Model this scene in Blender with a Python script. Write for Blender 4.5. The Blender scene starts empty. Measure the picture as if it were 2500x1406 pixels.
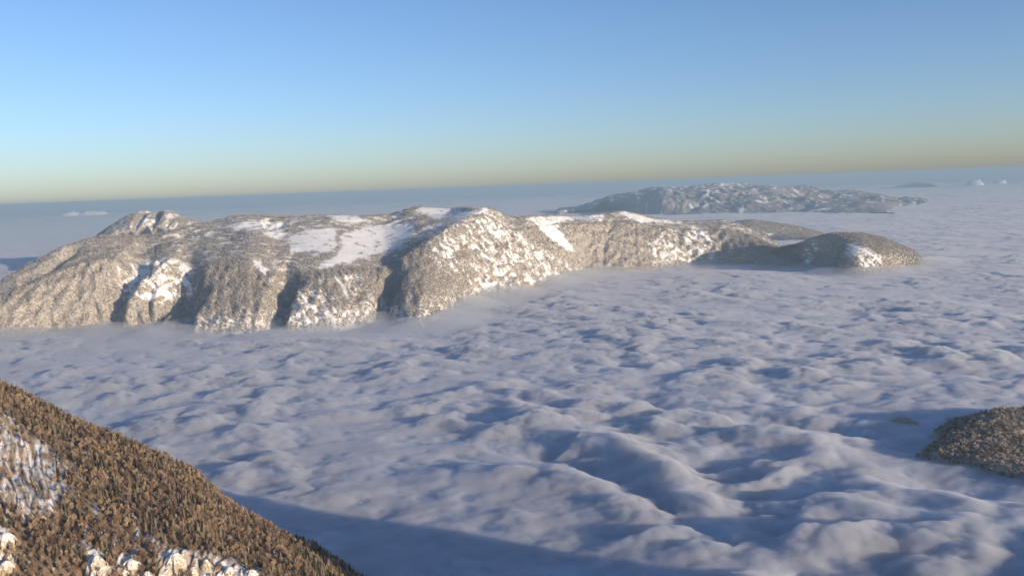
import bpy, math, random
import numpy as np

# ------------------------------------------------------------------ camera, sky, sun, exposure
scene = bpy.context.scene
COL = scene.collection
W, H, F = 2500.0, 1406.0, 2165.0          # photograph size, focal length in its pixels
CAM_Z = 800.0                             # metres above the mean cloud top (z = 0)
PITCH, ROLL = math.radians(6.53), math.radians(2.1)
SUN_EL = math.radians(9.5)
SUN_AZ = math.atan2(0.80, -0.60)          # clockwise from +Y: behind the camera, to the right
SKY_STRENGTH, SUN_STRENGTH, EXPOSURE = 0.135, 5.0, 0.40
HAZE_DENSITY = 3.0e-5

fw = np.array([0, math.cos(PITCH), -math.sin(PITCH)])
r0 = np.array([1.0, 0, 0]); u0 = np.array([0, math.sin(PITCH), math.cos(PITCH)])
RIGHT = math.cos(ROLL) * r0 - math.sin(ROLL) * u0
UP = math.cos(ROLL) * u0 + math.sin(ROLL) * r0
CAM = np.array([0, 0, CAM_Z])

from mathutils import Matrix, Vector
cd = bpy.data.cameras.new('camera'); cam = bpy.data.objects.new('camera', cd); COL.objects.link(cam)
cd.sensor_fit = 'HORIZONTAL'; cd.angle = 2 * math.atan(W / 2 / F)
cd.clip_start = 1.0; cd.clip_end = 1.0e6
m = Matrix.Identity(4)
for i in range(3):
    m[i][0] = RIGHT[i]; m[i][1] = UP[i]; m[i][2] = -fw[i]; m[i][3] = CAM[i]
cam.matrix_world = m
scene.camera = cam

world = bpy.data.worlds.new('World'); scene.world = world; world.use_nodes = True
wt = world.node_tree; wt.nodes.clear()
wo = wt.nodes.new('ShaderNodeOutputWorld'); bg = wt.nodes.new('ShaderNodeBackground')
sky = wt.nodes.new('ShaderNodeTexSky'); sky.sky_type = 'NISHITA'; sky.sun_disc = False
sky.sun_elevation = SUN_EL; sky.sun_rotation = SUN_AZ
sky.altitude = 1500; sky.air_density = 1.0; sky.dust_density = 2.0; sky.ozone_density = 3.3
bg.inputs['Strength'].default_value = SKY_STRENGTH
tint = wt.nodes.new('ShaderNodeMix'); tint.data_type = 'RGBA'; tint.blend_type = 'MULTIPLY'; tint.inputs['Factor'].default_value = 1
tint.inputs[7].default_value = (1.08, 0.985, 1.04, 1)
wt.links.new(sky.outputs[0], tint.inputs[6]); wt.links.new(tint.outputs[2], bg.inputs['Color']); wt.links.new(bg.outputs[0], wo.inputs['Surface'])

sd = bpy.data.lights.new('sun', 'SUN'); sun = bpy.data.objects.new('sun', sd); COL.objects.link(sun)
sd.energy = SUN_STRENGTH; sd.angle = math.radians(0.5); sd.color = (1.0, 0.79, 0.55)
SUN_DIR = Vector((math.sin(SUN_AZ) * math.cos(SUN_EL), math.cos(SUN_AZ) * math.cos(SUN_EL), math.sin(SUN_EL)))
sun.rotation_euler = SUN_DIR.to_track_quat('Z', 'Y').to_euler(); sun.location = (2000, -2000, 3000)

vs = scene.view_settings
vs.view_transform = 'Standard'; vs.look = 'None'; vs.gamma = 1.0; vs.use_curve_mapping = False
vs.exposure = EXPOSURE
scene.render.engine = 'CYCLES'
cy = scene.cycles
cy.max_bounces = 6; cy.diffuse_bounces = 3; cy.volume_bounces = 4; cy.transparent_max_bounces = 16
cy.use_denoising = True

# ------------------------------------------------------------------ helpers
def ray(px, py):
    px = np.asarray(px, float); py = np.asarray(py, float)
    return (fw + ((px - W / 2) / F)[..., None] * RIGHT + ((H / 2 - py) / F)[..., None] * UP)
def at(px, py, D):                        # the point that far ahead (world y = D)
    d = ray(px, py); D = np.asarray(D, float)
    return CAM + d * (D / d[..., 1])[..., None]
def on_plane(px, py, z=0.0):
    d = ray(px, py)
    return CAM + d * ((z - CAM_Z) / d[..., 2])[..., None]
def proj(P):
    v = P - CAM; t = v @ fw
    return W / 2 + F * (v @ RIGHT) / t, H / 2 - F * (v @ UP) / t

def _hash(ix, iy, seed):
    n = (ix.astype(np.int64) * 374761393 + iy.astype(np.int64) * 668265263 + seed * 1442695041) & 0xffffffff
    n = ((n ^ (n >> 13)) * 1274126177) & 0xffffffff
    return (n ^ (n >> 16)) & 0xffff
_ang = np.linspace(0, 2 * np.pi, 65536, endpoint=False)
_GC, _GS = np.cos(_ang), np.sin(_ang)
def noise(x, y, seed=0):                  # gradient noise, about -1 .. 1
    x0 = np.floor(x); y0 = np.floor(y); fx = x - x0; fy = y - y0
    ix = x0.astype(np.int64); iy = y0.astype(np.int64)
    u = fx * fx * fx * (fx * (fx * 6 - 15) + 10); v = fy * fy * fy * (fy * (fy * 6 - 15) + 10)
    def g(a, b):
        h = _hash(ix + a, iy + b, seed)
        return _GC[h] * (fx - a) + _GS[h] * (fy - b)
    n0 = g(0, 0) * (1 - u) + g(1, 0) * u
    n1 = g(0, 1) * (1 - u) + g(1, 1) * u
    return (n0 * (1 - v) + n1 * v) * 1.45
def fbm(x, y, seed=0, octaves=4, gain=0.5):
    s = 0; a = 1.0; t = 0
    for k in range(octaves):
        s = s + a * noise(x * 2.03 ** k, y * 2.03 ** k, seed + k * 17); t += a; a *= gain
    return s / t
def ridged(x, y, seed=0, octaves=4, gain=0.5):
    s = 0; a = 1.0; t = 0
    for k in range(octaves):
        s = s + a * (1 - 2 * np.abs(noise(x * 2.03 ** k, y * 2.03 ** k, seed + k * 17))); t += a; a *= gain
    return s / t
def cells(x, y, seed=0):                  # distance to the nearest of one random point per cell
    ix = np.floor(x).astype(np.int64); iy = np.floor(y).astype(np.int64); best = np.full(np.shape(x), 9.0)
    for a in (-1, 0, 1):
        for b in (-1, 0, 1):
            h = _hash(ix + a, iy + b, seed); g = _hash(ix + a, iy + b, seed + 7919)
            best = np.minimum(best, (ix + a + h / 65536 - x) ** 2 + (iy + b + g / 65536 - y) ** 2)
    return np.sqrt(best)
def sstep(a, b, x):
    t = np.clip((x - a) / (b - a), 0, 1); return t * t * (3 - 2 * t)
def poly_dist(x, y, pts, closest=False):  # distance to a polyline and how far along it
    best = np.full(np.shape(x), 1e18); along = np.zeros(np.shape(x)); n = len(pts) - 1
    for i in range(n):
        (ax, ay), (bx, by) = pts[i][:2], pts[i + 1][:2]
        dx, dy = bx - ax, by - ay
        t = np.clip(((x - ax) * dx + (y - ay) * dy) / (dx * dx + dy * dy), 0, 1)
        d = (x - ax - t * dx) ** 2 + (y - ay - t * dy) ** 2
        w = d < best
        best = np.where(w, d, best); along = np.where(w, (i + t) / n, along)
    return np.sqrt(best), along
def in_poly(x, y, pts):
    c = np.zeros(np.shape(x), bool); n = len(pts)
    for i in range(n):
        (ax, ay), (bx, by) = pts[i], pts[(i + 1) % n]
        hit = ((ay > y) != (by > y)) & (x < (bx - ax) * (y - ay) / (by - ay + 1e-12) + ax)
        c ^= hit
    return c
def poly_mask(x, y, pts, soft):           # 1 inside, 0 outside, soft edge in pixels
    d, _ = poly_dist(x, y, list(pts) + [pts[0]])
    s = np.where(in_poly(x, y, pts), d, -d)
    return sstep(-soft, soft, s)
def curve(xs, ys, xq):                    # smooth interpolation without overshoot
    xs = np.asarray(xs, float); ys = np.asarray(ys, float)
    h = np.diff(xs); dl = np.diff(ys) / h
    mm = np.zeros(len(xs)); mm[0] = dl[0]; mm[-1] = dl[-1]
    for i in range(1, len(xs) - 1):
        mm[i] = 0 if dl[i - 1] * dl[i] <= 0 else 2 * dl[i - 1] * dl[i] / (dl[i - 1] + dl[i])
    k = np.clip(np.searchsorted(xs, xq) - 1, 0, len(xs) - 2)
    t = (xq - xs[k]) / h[k]
    return ((2 * t**3 - 3 * t**2 + 1) * ys[k] + (t**3 - 2 * t**2 + t) * h[k] * mm[k]
            + (-2 * t**3 + 3 * t**2) * ys[k + 1] + (t**3 - t**2) * h[k] * mm[k + 1])

def grid_mesh(name, P, mat, attrs=None, smooth=True):
    nv, nu = P.shape[:2]
    me = bpy.data.meshes.new(name)
    idx = np.arange(nv * nu).reshape(nv, nu)
    q = np.stack([idx[:-1, :-1], idx[:-1, 1:], idx[1:, 1:], idx[1:, :-1]], -1).reshape(-1, 4)
    me.vertices.add(nv * nu); me.vertices.foreach_set('co', P.reshape(-1).astype(np.float32))
    me.loops.add(q.size); me.loops.foreach_set('vertex_index', q.reshape(-1).astype(np.int32))
    me.polygons.add(len(q)); me.polygons.foreach_set('loop_start', (np.arange(len(q)) * 4).astype(np.int32))
    me.update(calc_edges=True)
    if smooth: me.shade_smooth()
    for k, v in (attrs or {}).items():
        a = me.attributes.new(k, 'FLOAT', 'POINT'); a.data.foreach_set('value', np.ascontiguousarray(v, np.float32).reshape(-1))
    me.materials.append(mat)
    return me
def link(name, data, parent=None, **props):
    o = bpy.data.objects.new(name, data); COL.objects.link(o)
    if parent: o.parent = parent
    for k, v in props.items(): o[k] = v
    return o
def poly_mesh(name, V, Fs, mats, mi=None, smooth=False):
    me = bpy.data.meshes.new(name); me.from_pydata([tuple(v) for v in V], [], Fs)
    for mt in mats: me.materials.append(mt)
    if mi is not None: me.polygons.foreach_set('material_index', np.asarray(mi, np.int32))
    if smooth: me.shade_smooth()
    me.update(); return me

# ------------------------------------------------------------------ materials
def new_mat(name):
    mt = bpy.data.materials.new(name); mt.use_nodes = True; nt = mt.node_tree; nt.nodes.clear()
    out = nt.nodes.new('ShaderNodeOutputMaterial'); return mt, nt, out
class N:                                   # small node shorthand
    def __init__(s, nt): s.nt = nt
    def __call__(s, kind, **kw):
        n = s.nt.nodes.new(kind)
        for k, v in kw.items():
            if hasattr(n, k): setattr(n, k, v)
        return n
    def link(s, a, b): s.nt.links.new(a, b)
    def mix(s, fac, a, b):
        n = s.nt.nodes.new('ShaderNodeMix'); n.data_type = 'RGBA'
        for sock, v in ((n.inputs['Factor'], fac), (n.inputs[6], a), (n.inputs[7], b)):
            if hasattr(v, 'is_output'): s.nt.links.new(v, sock)
            else: sock.default_value = v if not isinstance(v, tuple) else (*v, 1)
        return n.outputs[2]
    def ramp(s, v, a, b, lo=0.0, hi=1.0):
        n = s.nt.nodes.new('ShaderNodeMapRange'); n.interpolation_type = 'SMOOTHSTEP'
        s.nt.links.new(v, n.inputs['Value'])
        n.inputs['From Min'].default_value = a; n.inputs['From Max'].default_value = b
        n.inputs['To Min'].default_value = lo; n.inputs['To Max'].default_value = hi
        return n.outputs[0]
    def noise(s, coord, scale, detail=4, rough=0.55):
        n = s.nt.nodes.new('ShaderNodeTexNoise'); s.nt.links.new(coord, n.inputs['Vector'])
        n.inputs['Scale'].default_value = scale; n.inputs['Detail'].default_value = detail
        n.inputs['Roughness'].default_value = rough
        return n.outputs['Fac']
    def math(s, op, a, b):
        n = s.nt.nodes.new('ShaderNodeMath'); n.operation = op
        for sock, v in ((n.inputs[0], a), (n.inputs[1], b)):
            if hasattr(v, 'is_output'): s.nt.links.new(v, sock)
            else: sock.default_value = v
        return n.outputs[0]

def terrain_mat(name, snow=(0.86, 0.87, 0.88), wood=(0.36, 0.33, 0.295), rock_a=(0.33, 0.26, 0.17), rock_b=(0.20, 0.18, 0.16), gs=1.0):
    mt, nt, out = new_mat(name); n = N(nt)
    geo = n('ShaderNodeNewGeometry'); pos = geo.outputs['Position']
    aw = n('ShaderNodeAttribute', attribute_name='wood').outputs['Fac']
    ar = n('ShaderNodeAttribute', attribute_name='rock').outputs['Fac']
    big = n.noise(pos, 0.012 * gs, 4); fine = n.noise(pos, 0.09 * gs, 5, 0.65)
    sep = n('ShaderNodeSeparateXYZ'); n.link(geo.outputs['Normal'], sep.inputs[0])
    steep = n.ramp(sep.outputs['Z'], 0.80, 0.45)
    rockc = n.mix(n.ramp(big, 0.35, 0.65), rock_a, rock_b)
    rockf = n.math('MULTIPLY', ar, n.ramp(n.math('ADD', fine, n.math('MULTIPLY', steep, 0.25)), 0.42, 0.62))
    woodc = n.mix(n.ramp(fine, 0.35, 0.65), wood, tuple(min(1, c * 1.35) for c in wood))
    woodf = n.math('MULTIPLY', aw, n.ramp(fine, 0.25, 0.5, 0.8, 1.0))
    c = n.mix(woodf, snow, woodc); c = n.mix(rockf, c, rockc)
    b = n('ShaderNodeBsdfPrincipled'); n.link(c, b.inputs['Base Color'])
    b.inputs['Roughness'].default_value = 0.75; b.inputs['Specular IOR Level'].default_value = 0.2
    bump = n('ShaderNodeBump'); bump.inputs['Strength'].default_value = 0.8; bump.inputs['Distance'].default_value = 6.0 / gs
    n.link(fine, bump.inputs['Height']); n.link(bump.outputs[0], b.inputs['Normal'])
    n.link(b.outputs[0], out.inputs['Surface']); return mt

def tree_mat(name, col_a, col_b, frost, f_lo, f_hi, stand=None):
    mt, nt, out = new_mat(name); n = N(nt)
    info = n('ShaderNodeObjectInfo'); geo = n('ShaderNodeNewGeometry')
    rnd = info.outputs['Random']
    c = n.mix(rnd, col_a, col_b)
    if stand: c = n.mix(n.ramp(n.noise(geo.outputs['Position'], 0.016, 3), 0.42, 0.62), c, stand)   # stands of another kind of tree
    nz = n.noise(geo.outputs['Position'], 0.6, 2)
    fr = n.math('MULTIPLY', n.ramp(nz, 0.3, 0.65), n.ramp(rnd, 0, 1, f_lo, f_hi))
    c = n.mix(fr, c, frost)
    b = n('ShaderNodeBsdfDiffuse'); n.link(c, b.inputs['Color'])
    n.link(b.outputs[0], out.inputs['Surface']); return mt

M_MOUNT = terrain_mat('mountain_snow_and_rock')
M_NEAR = terrain_mat('near_slope_ground', wood=(0.20, 0.14, 0.09), rock_a=(0.50, 0.38, 0.22), rock_b=(0.42, 0.38, 0.33), gs=3.0)
M_FAR = terrain_mat('far_ridge_ground', wood=(0.25, 0.235, 0.225), gs=0.5)

M_FROST_BROAD = tree_mat('frosted_broadleaf', (0.31, 0.275, 0.24), (0.42, 0.385, 0.345), (0.68, 0.67, 0.66), 0.15, 0.75)
M_FROST_CONIF = tree_mat('frosted_conifer', (0.10, 0.11, 0.09), (0.20, 0.19, 0.16), (0.66, 0.65, 0.63), 0.35, 0.9)
M_BARE = tree_mat('bare_twigs', (0.19, 0.122, 0.076), (0.39, 0.275, 0.172), (0.60, 0.52, 0.42), 0.0, 0.5, (0.15, 0.098, 0.075))
M_BARK = tree_mat('bark', (0.10, 0.075, 0.055), (0.16, 0.12, 0.09), (0.5, 0.48, 0.45), 0.0, 0.3)
M_DARK_CONIF = tree_mat('dark_conifer', (0.03, 0.03, 0.02), (0.14, 0.105, 0.062), (0.55, 0.46, 0.34), 0.05, 0.55)

mt, nt, out = new_mat('cloud'); n = N(nt)
b = n('ShaderNodeBsdfDiffuse'); b.inputs['Color'].default_value = (0.50, 0.55, 0.62, 1); n.link(b.outputs[0], out.inputs['Surface'])
M_CLOUD = mt
mt, nt, out = new_mat('cloud_tower'); n = N(nt)
b = n('ShaderNodeBsdfDiffuse'); b.inputs['Color'].default_value = (0.88, 0.88, 0.88, 1); n.link(b.outputs[0], out.inputs['Surface'])
M_TOWER = mt
def volume_mat(name, color, density, aniso):
    mt, nt, out = new_mat(name)
    v = nt.nodes.new('ShaderNodeVolumePrincipled')
    v.inputs['Color'].default_value = (*color, 1); v.inputs['Density'].default_value = density; v.inputs['Anisotropy'].default_value = aniso
    nt.links.new(v.outputs[0], out.inputs['Volume']); return mt
M_MIST = volume_mat('mist', (0.805, 0.828, 0.875), 0.045, 0.1)
def wispy(mt, scale, lo, hi, dmax, step):
    nt = mt.node_tree; n = N(nt); v = next(k for k in nt.nodes if k.bl_idname == 'ShaderNodeVolumePrincipled')
    geo = n('ShaderNodeNewGeometry'); mp = n('ShaderNodeMapping'); mp.inputs['Scale'].default_value = (1.0, 1.0, 2.2)
    n.link(geo.outputs['Position'], mp.inputs['Vector'])
    nz = n.noise(mp.outputs[0], scale, 3, 0.58)
    sep = n('ShaderNodeSeparateXYZ'); n.link(geo.outputs['Position'], sep.inputs[0])
    far = n.ramp(sep.outputs['Y'], 3500, 9000, 0.0, 0.12)
    n.link(n.ramp(n.math('ADD', nz, far), lo, hi, 0.0, dmax), v.inputs['Density'])
    mt.cycles.volume_step_rate = step
wispy(M_MIST, 1 / 105.0, 0.34, 0.60, 0.07, 0.002)
M_THIN = volume_mat('thin_mist', (0.84, 0.87, 0.91), 0.0045, 0.1)
M_HAZE = volume_mat('haze_air', (0.35, 0.50, 0.62), HAZE_DENSITY, 0.0)

# ------------------------------------------------------------------ the sea of clouds
def pw(*pts): return [tuple(on_plane(px, py)[:2]) for px, py in pts]
ROLLS = [  # crest lines of single billows: line, half width, height
    (pw((1320, 1030), (1390, 1050), (1450, 1085)), 75, 34),
    (pw((1510, 1085), (1560, 1125), (1650, 1185), (1780, 1290), (1860, 1380)), 75, 48),
    (pw((1120, 1160), (1380, 1180), (1480, 1220), (1640, 1300), (1780, 1400)), 110, 26),
    (pw((1350, 1095), (1480, 1170), (1640, 1255), (1790, 1340), (1900, 1430)), 85, -46),
    (pw((1690, 1120), (1800, 1200), (1900, 1290)), 80, -30),
    (pw((1840, 1055), (1950, 1075), (2035, 1105)), 85, 42),
    (pw((1620, 1030), (1690, 1060), (1720, 1085)), 60, 30),
    (pw((2060, 1255), (2140, 1270)), 65, 40),
    (pw((2130, 1190), (2230, 1220)), 60, 30),
    (pw((1980, 1330), (2060, 1335)), 60, 34),
    (pw((2320, 1225), (2370, 1240)), 50, 32),
    (pw((1560, 950), (1650, 985)), 80, -30),
    (pw((1420, 1010), (1480, 1005)), 60, -30),
    (pw((2050, 750), (2130, 745)), 120, -50),
    (pw((1900, 1015), (2050, 1035), (2230, 1070)), 75, -40),
    (pw((2330, 1165), (2500, 1190), (2700, 1215)), 80, -45),
    (pw((2200, 1012), (2240, 1014)), 40, -8),
    (pw((1560, 655), (1780, 645), (1950, 655), (2100, 665), (2200, 650), (2300, 640)), 330, -30),
    (pw((-400, 845), (0, 820), (250, 800), (470, 810), (700, 803), (930, 782), (1060, 788), (1140, 735), (1260, 710), (1430, 668), (1560, 655)), 300, -30),
]
def cloud_height(x, y):
    """top of the mist and of the dense core under it"""
    wx = x + 110 * noise(x / 520, y / 520, 1) + 34 * noise(x / 140, y / 140, 2) + 9 * noise(x / 40, y / 40, 5)
    wy = y + 110 * noise(x / 520, y / 520, 3) + 34 * noise(x / 140, y / 140, 4) + 9 * noise(x / 40, y / 40, 6)
    R = np.sqrt(x * x + y * y); flat = 1 - 0.62 * sstep(3300, 8500, R)
    h = 26 * fbm(x / 2300, y / 2300, 11, 3) + 20 * flat * fbm(wx / 700, wy / 520, 21, 3, .42) + 70 * noise(x / 9000, y / 5000, 12) * sstep(15000, 45000, R)
    h += 105 * np.exp(-(((x - 1500) / 620) ** 2 + ((y - 1450) / 620) ** 2))                    # added swell, tilts the near right clouds away from the sun
    h += 34 * fbm(wx / 1500, y / 1000, 13, 3) * sstep(6500, 11000, R)                          # broad billows farther out
    puff = sstep(-0.4, 0.3, fbm(x / 900, y / 700, 31, 2)); k = (0.12 + 0.68 * puff) * flat
    st = (x * 0.93 + y * 0.37); sp = (-x * 0.37 + y * 0.93)
    h += 8 * flat * fbm(st / 420 + noise(x / 300, y / 300, 47) * 0.5, sp / 90, 46, 3)           # wind rows
    for pts, wd, amp in ROLLS:
        d, _ = poly_dist(wx * 0.6 + x * 0.4, wy * 0.6 + y * 0.4, pts)
        h += 0.66 * amp * np.exp(-(d / (wd * 1.1)) ** 2)
    c1 = np.clip(1 - cells(wx / 150, wy / 120, 42) ** 2 * 1.3, 0, 1)
    c2 = np.clip(1 - cells(wx / 66, wy / 54, 43) ** 2 * 1.3, 0, 1)
    c3 = np.clip(1 - cells(x / 29 + wx / 300, y / 25, 44) ** 2 * 1.3, 0, 1)
    big = c1 * sstep(-.35, .25, noise(wx / 230, wy / 190, 48))
    core = h - 30 + k * 14 * big
    h = h - 18 + k * (26 * big + (0.35 + 0.65 * big) * (12 * c2 + 6.5 * c3))
    return h, np.minimum(core, h - 5)
def polar(nA, nR, a0, a1, rr):
    A = np.linspace(math.radians(a0), math.radians(a1), nA)
    return np.sin(A)[None, :] * rr[:, None], np.cos(A)[None, :] * rr[:, None]
rr = np.concatenate([np.geomspace(900, 40000, 420), np.geomspace(41000, 330000, 40)])
X, Y = polar(520, 0, -42, 42, rr)
R = np.sqrt(X * X + Y * Y)
top_, core_ = cloud_height(X, Y)
Z = (core_ * (1 - sstep(40000, 68000, R)) + (top_ + 2) * sstep(40000, 68000, R)) * (1 - sstep(80000, 300000, R))
cloud = link('cloud_sea', grid_mesh('cloud_sea', np.stack([X, Y, Z], -1), M_CLOUD), kind='stuff',
             label='rolling white sea of clouds filling the valley to the horizon', category='clouds')
def closed_body(name, X, Y, Zt, floor, mat, parent):
    nv, nu = X.shape
    top = np.stack([X, Y, Zt], -1).reshape(-1, 3); idx = np.arange(nv * nu).reshape(nv, nu); K = nv * nu
    q = np.stack([idx[:-1, :-1], idx[:-1, 1:], idx[1:, 1:], idx[1:, :-1]], -1).reshape(-1, 4)
    ring = np.concatenate([idx[0, :], idx[1:, -1], idx[-1, -2::-1], idx[-2:0:-1, 0]])
    rn = np.roll(ring, -1); fl = top[ring].copy(); fl[:, 2] = floor
    V = np.concatenate([top, fl]); ri = K + np.arange(len(ring))
    side = np.stack([rn, ring, ri, np.roll(ri, -1)], -1)
    me = bpy.data.meshes.new(name)
    allq = np.concatenate([q, side]); loops = np.concatenate([allq.reshape(-1), ri[::-1]])
    starts = np.concatenate([np.arange(len(allq)) * 4, [len(allq) * 4]])
    me.vertices.add(len(V)); me.vertices.foreach_set('co', V.reshape(-1).astype(np.float32))
    me.loops.add(len(loops)); me.loops.foreach_set('vertex_index', loops.astype(np.int32))
    me.polygons.add(len(starts)); me.polygons.foreach_set('loop_start', starts.astype(np.int32))
    me.update(calc_edges=True); me.materials.append(mat)
    return link(name, me, parent, kind='stuff')
# the billows themselves: a closed body of even, light density over the dense core
X, Y = polar(900, 0, -41, 41, np.geomspace(950, 70000, 760))
closed_body('mist', X, Y, cloud_height(X, Y)[0], -150, M_MIST, cloud)
# thinner mist that laps against the foot of the mountains
X, Y = polar(420, 0, -41, 41, np.geomspace(4300, 12500, 200))
shore = pw((-400, 840), (0, 815), (250, 795), (470, 805), (700, 798), (930, 775), (1060, 782), (1140, 728), (1260, 705), (1430, 660), (1600, 648), (1780, 638), (1950, 652), (2100, 662), (2200, 645), (2290, 637), (2340, 630))
d, _ = poly_dist(X, Y, shore)
closed_body('thin_mist', X, Y, -38 + (70 - 22 * sstep(200, 1500, X) + 45 * noise(X / 500, Y / 500, 78) + 18 * noise(X / 150, Y / 150, 79)) * np.exp(-(d / 420) ** 2), -150, M_THIN, cloud)

# ------------------------------------------------------------------ mountains as sheets through control lines
def sheet(xs, rows, nu, segs):
    """xs: column pixels. rows: list of (ncol,3) world points from the foot to the back. segs: subdivisions per gap."""
    u = np.linspace(xs[0], xs[-1], nu)
    L = np.stack([np.stack([curve(xs, r[:, k], u) for k in range(3)], -1) for r in rows])     # rows, nu, 3
    t = np.concatenate([[0.0], np.cumsum(np.mean(np.linalg.norm(np.diff(L, axis=0), axis=2), axis=1))])
    tq = np.concatenate([np.linspace(t[i], t[i + 1], s, endpoint=False) for i, s in enumerate(segs)] + [[t[-1]]])
    # monotone cubic across the rows, all columns at once
    h = np.diff(t)[:, None, None]; dl = np.diff(L, axis=0) / h
    mm = np.zeros_like(L); mm[0] = dl[0]; mm[-1] = dl[-1]
    pr = dl[:-1] * dl[1:]
    mm[1:-1] = np.where(pr <= 0, 0, 2 * pr / np.where(np.abs(dl[:-1] + dl[1:]) < 1e-9, 1e-9, dl[:-1] + dl[1:]))
    k = np.clip(np.searchsorted(t, tq, side='right') - 1, 0, len(t) - 2)
    hh = (t[k + 1] - t[k])[:, None, None]; s = ((tq - t[k]) / (t[k + 1] - t[k]))[:, None, None]
    P = ((2*s**3 - 3*s**2 + 1) * L[k] + (s**3 - 2*s**2 + s) * hh * mm[k] + (-2*s**3 + 3*s**2) * L[k + 1] + (s**3 - s**2) * hh * mm[k + 1])
    return P, np.broadcast_to(u[None, :], P.shape[:2]), np.broadcast_to((k + (tq - t[k]) / (t[k + 1] - t[k]))[:, None], P.shape[:2])
def lower(P, dy, z):
    Q = P.copy(); Q[:, 1] += dy; Q[:, 2] = z; return Q
def scatter(P, dens, rng):
    """random points on a grid sheet; dens = trees per square metre at the vertices"""
    a, b, c, d = P[:-1, :-1], P[:-1, 1:], P[1:, 1:], P[1:, :-1]
    ar = 0.5 * np.linalg.norm(np.cross(c - a, d - b), axis=-1)
    w = ar * 0.25 * (dens[:-1, :-1] + dens[:-1, 1:] + dens[1:, 1:] + dens[1:, :-1])
    cnt = rng.poisson(w.ravel()); f = np.repeat(np.arange(w.size), cnt)
    s = rng.random(len(f))[:, None]; t = rng.random(len(f))[:, None]
    A, B, C, D = (z.reshape(-1, 3)[f] for z in (a, b, c, d))
    return (A * (1 - s) + B * s) * (1 - t) + (D * (1 - s) + C * s) * t

# ------------------------------------------------------------------ trees
rng = np.random.default_rng(7); rnd = random.Random(7)
def tube(V, Fs, a, b, ra, rb, k=4):
    a = Vector(a); b = Vector(b); d = (b - a).normalized(); e = d.orthogonal().normalized(); g = d.cross(e); i0 = len(V)
    for p, r in ((a, ra), (b, rb)):
        for j in range(k):
            th = 2 * math.pi * j / k; V.append(p + (e * math.cos(th) + g * math.sin(th)) * r)
    for j in range(k): Fs.append((i0 + j, i0 + (j + 1) % k, i0 + k + (j + 1) % k, i0 + k + j))
def broadleaf(rs, h=1.0, twigs=130, wide=0.34, size=0.075):
    """returns trunk mesh data and crown mesh data for a tree of height h: limbs and many twig sprays"""
    TV, TF, CV, CF = [], [], [], []
    tube(TV, TF, (0, 0, -0.08), (0, 0, 0.5), 0.022, 0.014)
    tips = []
    for i in range(9):
        z0 = rs.uniform(0.22, 0.55); th = rs.uniform(0, 2 * math.pi); L = rs.uniform(0.25, 0.45)
        el = rs.uniform(0.5, 1.2)
        e = Vector((math.cos(th) * math.cos(el) * L, math.sin(th) * math.cos(el) * L, z0 + math.sin(el) * L))
        tube(TV, TF, (0, 0, z0), e, 0.010, 0.003, 3); tips.append(e)
    for i in range(twigs):
        u = rs.random() ** 0.5
        th = rs.uniform(0, 2 * math.pi); ph = math.acos(rs.uniform(-0.75, 1))
        c = Vector((math.sin(ph) * math.cos(th) * wide * u, math.sin(ph) * math.sin(th) * wide * u, 0.62 + math.cos(ph) * 0.38 * u))
        c += (rs.choice(tips) - c) * rs.uniform(0, 0.35)
        out = (c - Vector((0, 0, 0.4))).normalized()
        a = (out + Vector((rs.gauss(0, .5), rs.gauss(0, .5), rs.gauss(0.2, .4)))).normalized() * size * rs.uniform(0.6, 1.4)
        s = a.cross(Vector((rs.gauss(0, 1), rs.gauss(0, 1), rs.gauss(0, 1)))).normalized() * size * rs.uniform(0.3, 0.7)
        i0 = len(CV); CV += [c - a, c + s, c + a, c - s]; CF.append((i0, i0 + 1, i0 + 2, i0 + 3))
    sc = lambda A: [v * h for v in A]
    return sc(TV), TF, sc(CV), CF
def conifer(rs, h=1.0, whorls=9, arms=7, wide=0.2):
    TV, TF, CV, CF = [], [], [], []
    tube(TV, TF, (0, 0, -0.08), (0, 0, 0.95), 0.018, 0.003)
    for w in range(whorls):
        f = w / (whorls - 1); z = 0.10 + 0.86 * f; r = wide * (1 - f) ** 0.85 + 0.015
        for k in range(arms):
            th = 2 * math.pi * (k + rs.random() * 0.8) / arms + w; L = r * rs.uniform(0.7, 1.2); dz = -0.35 * L * rs.uniform(0.5, 1.5)
            c, s = math.cos(th), math.sin(th); wd = L * rs.uniform(0.32, 0.5)
            i0 = len(CV)
            CV += [Vector((0, 0, z + 0.05)), Vector((c * L * .6 - s * wd, s * L * .6 + c * wd, z + dz * .4)), Vector((c * L, s * L, z + dz)), Vector((c * L * .6 + s * wd, s * L * .6 - c * wd, z + dz * .4))]
            CF.append((i0, i0 + 1, i0 + 2, i0 + 3))
    i0 = len(CV); CV += [Vector((-.012, 0, .9)), Vector((.012, 0, .9)), Vector((0, 0, 1.0))]; CF.append((i0, i0 + 1, i0 + 2))
    sc = lambda A: [v * h for v in A]
    return sc(TV), TF, sc(CV), CF
def whole(name, parts, mats):             # one mesh of trunk and crown, for the uncountable woods
    TV, TF, CV, CF = parts; k = len(TV)
    return poly_mesh(name, list(TV) + list(CV), list(TF) + [tuple(i + k for i in f) for f in CF], mats, [0] * len(TF) + [1] * len(CF))

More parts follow.
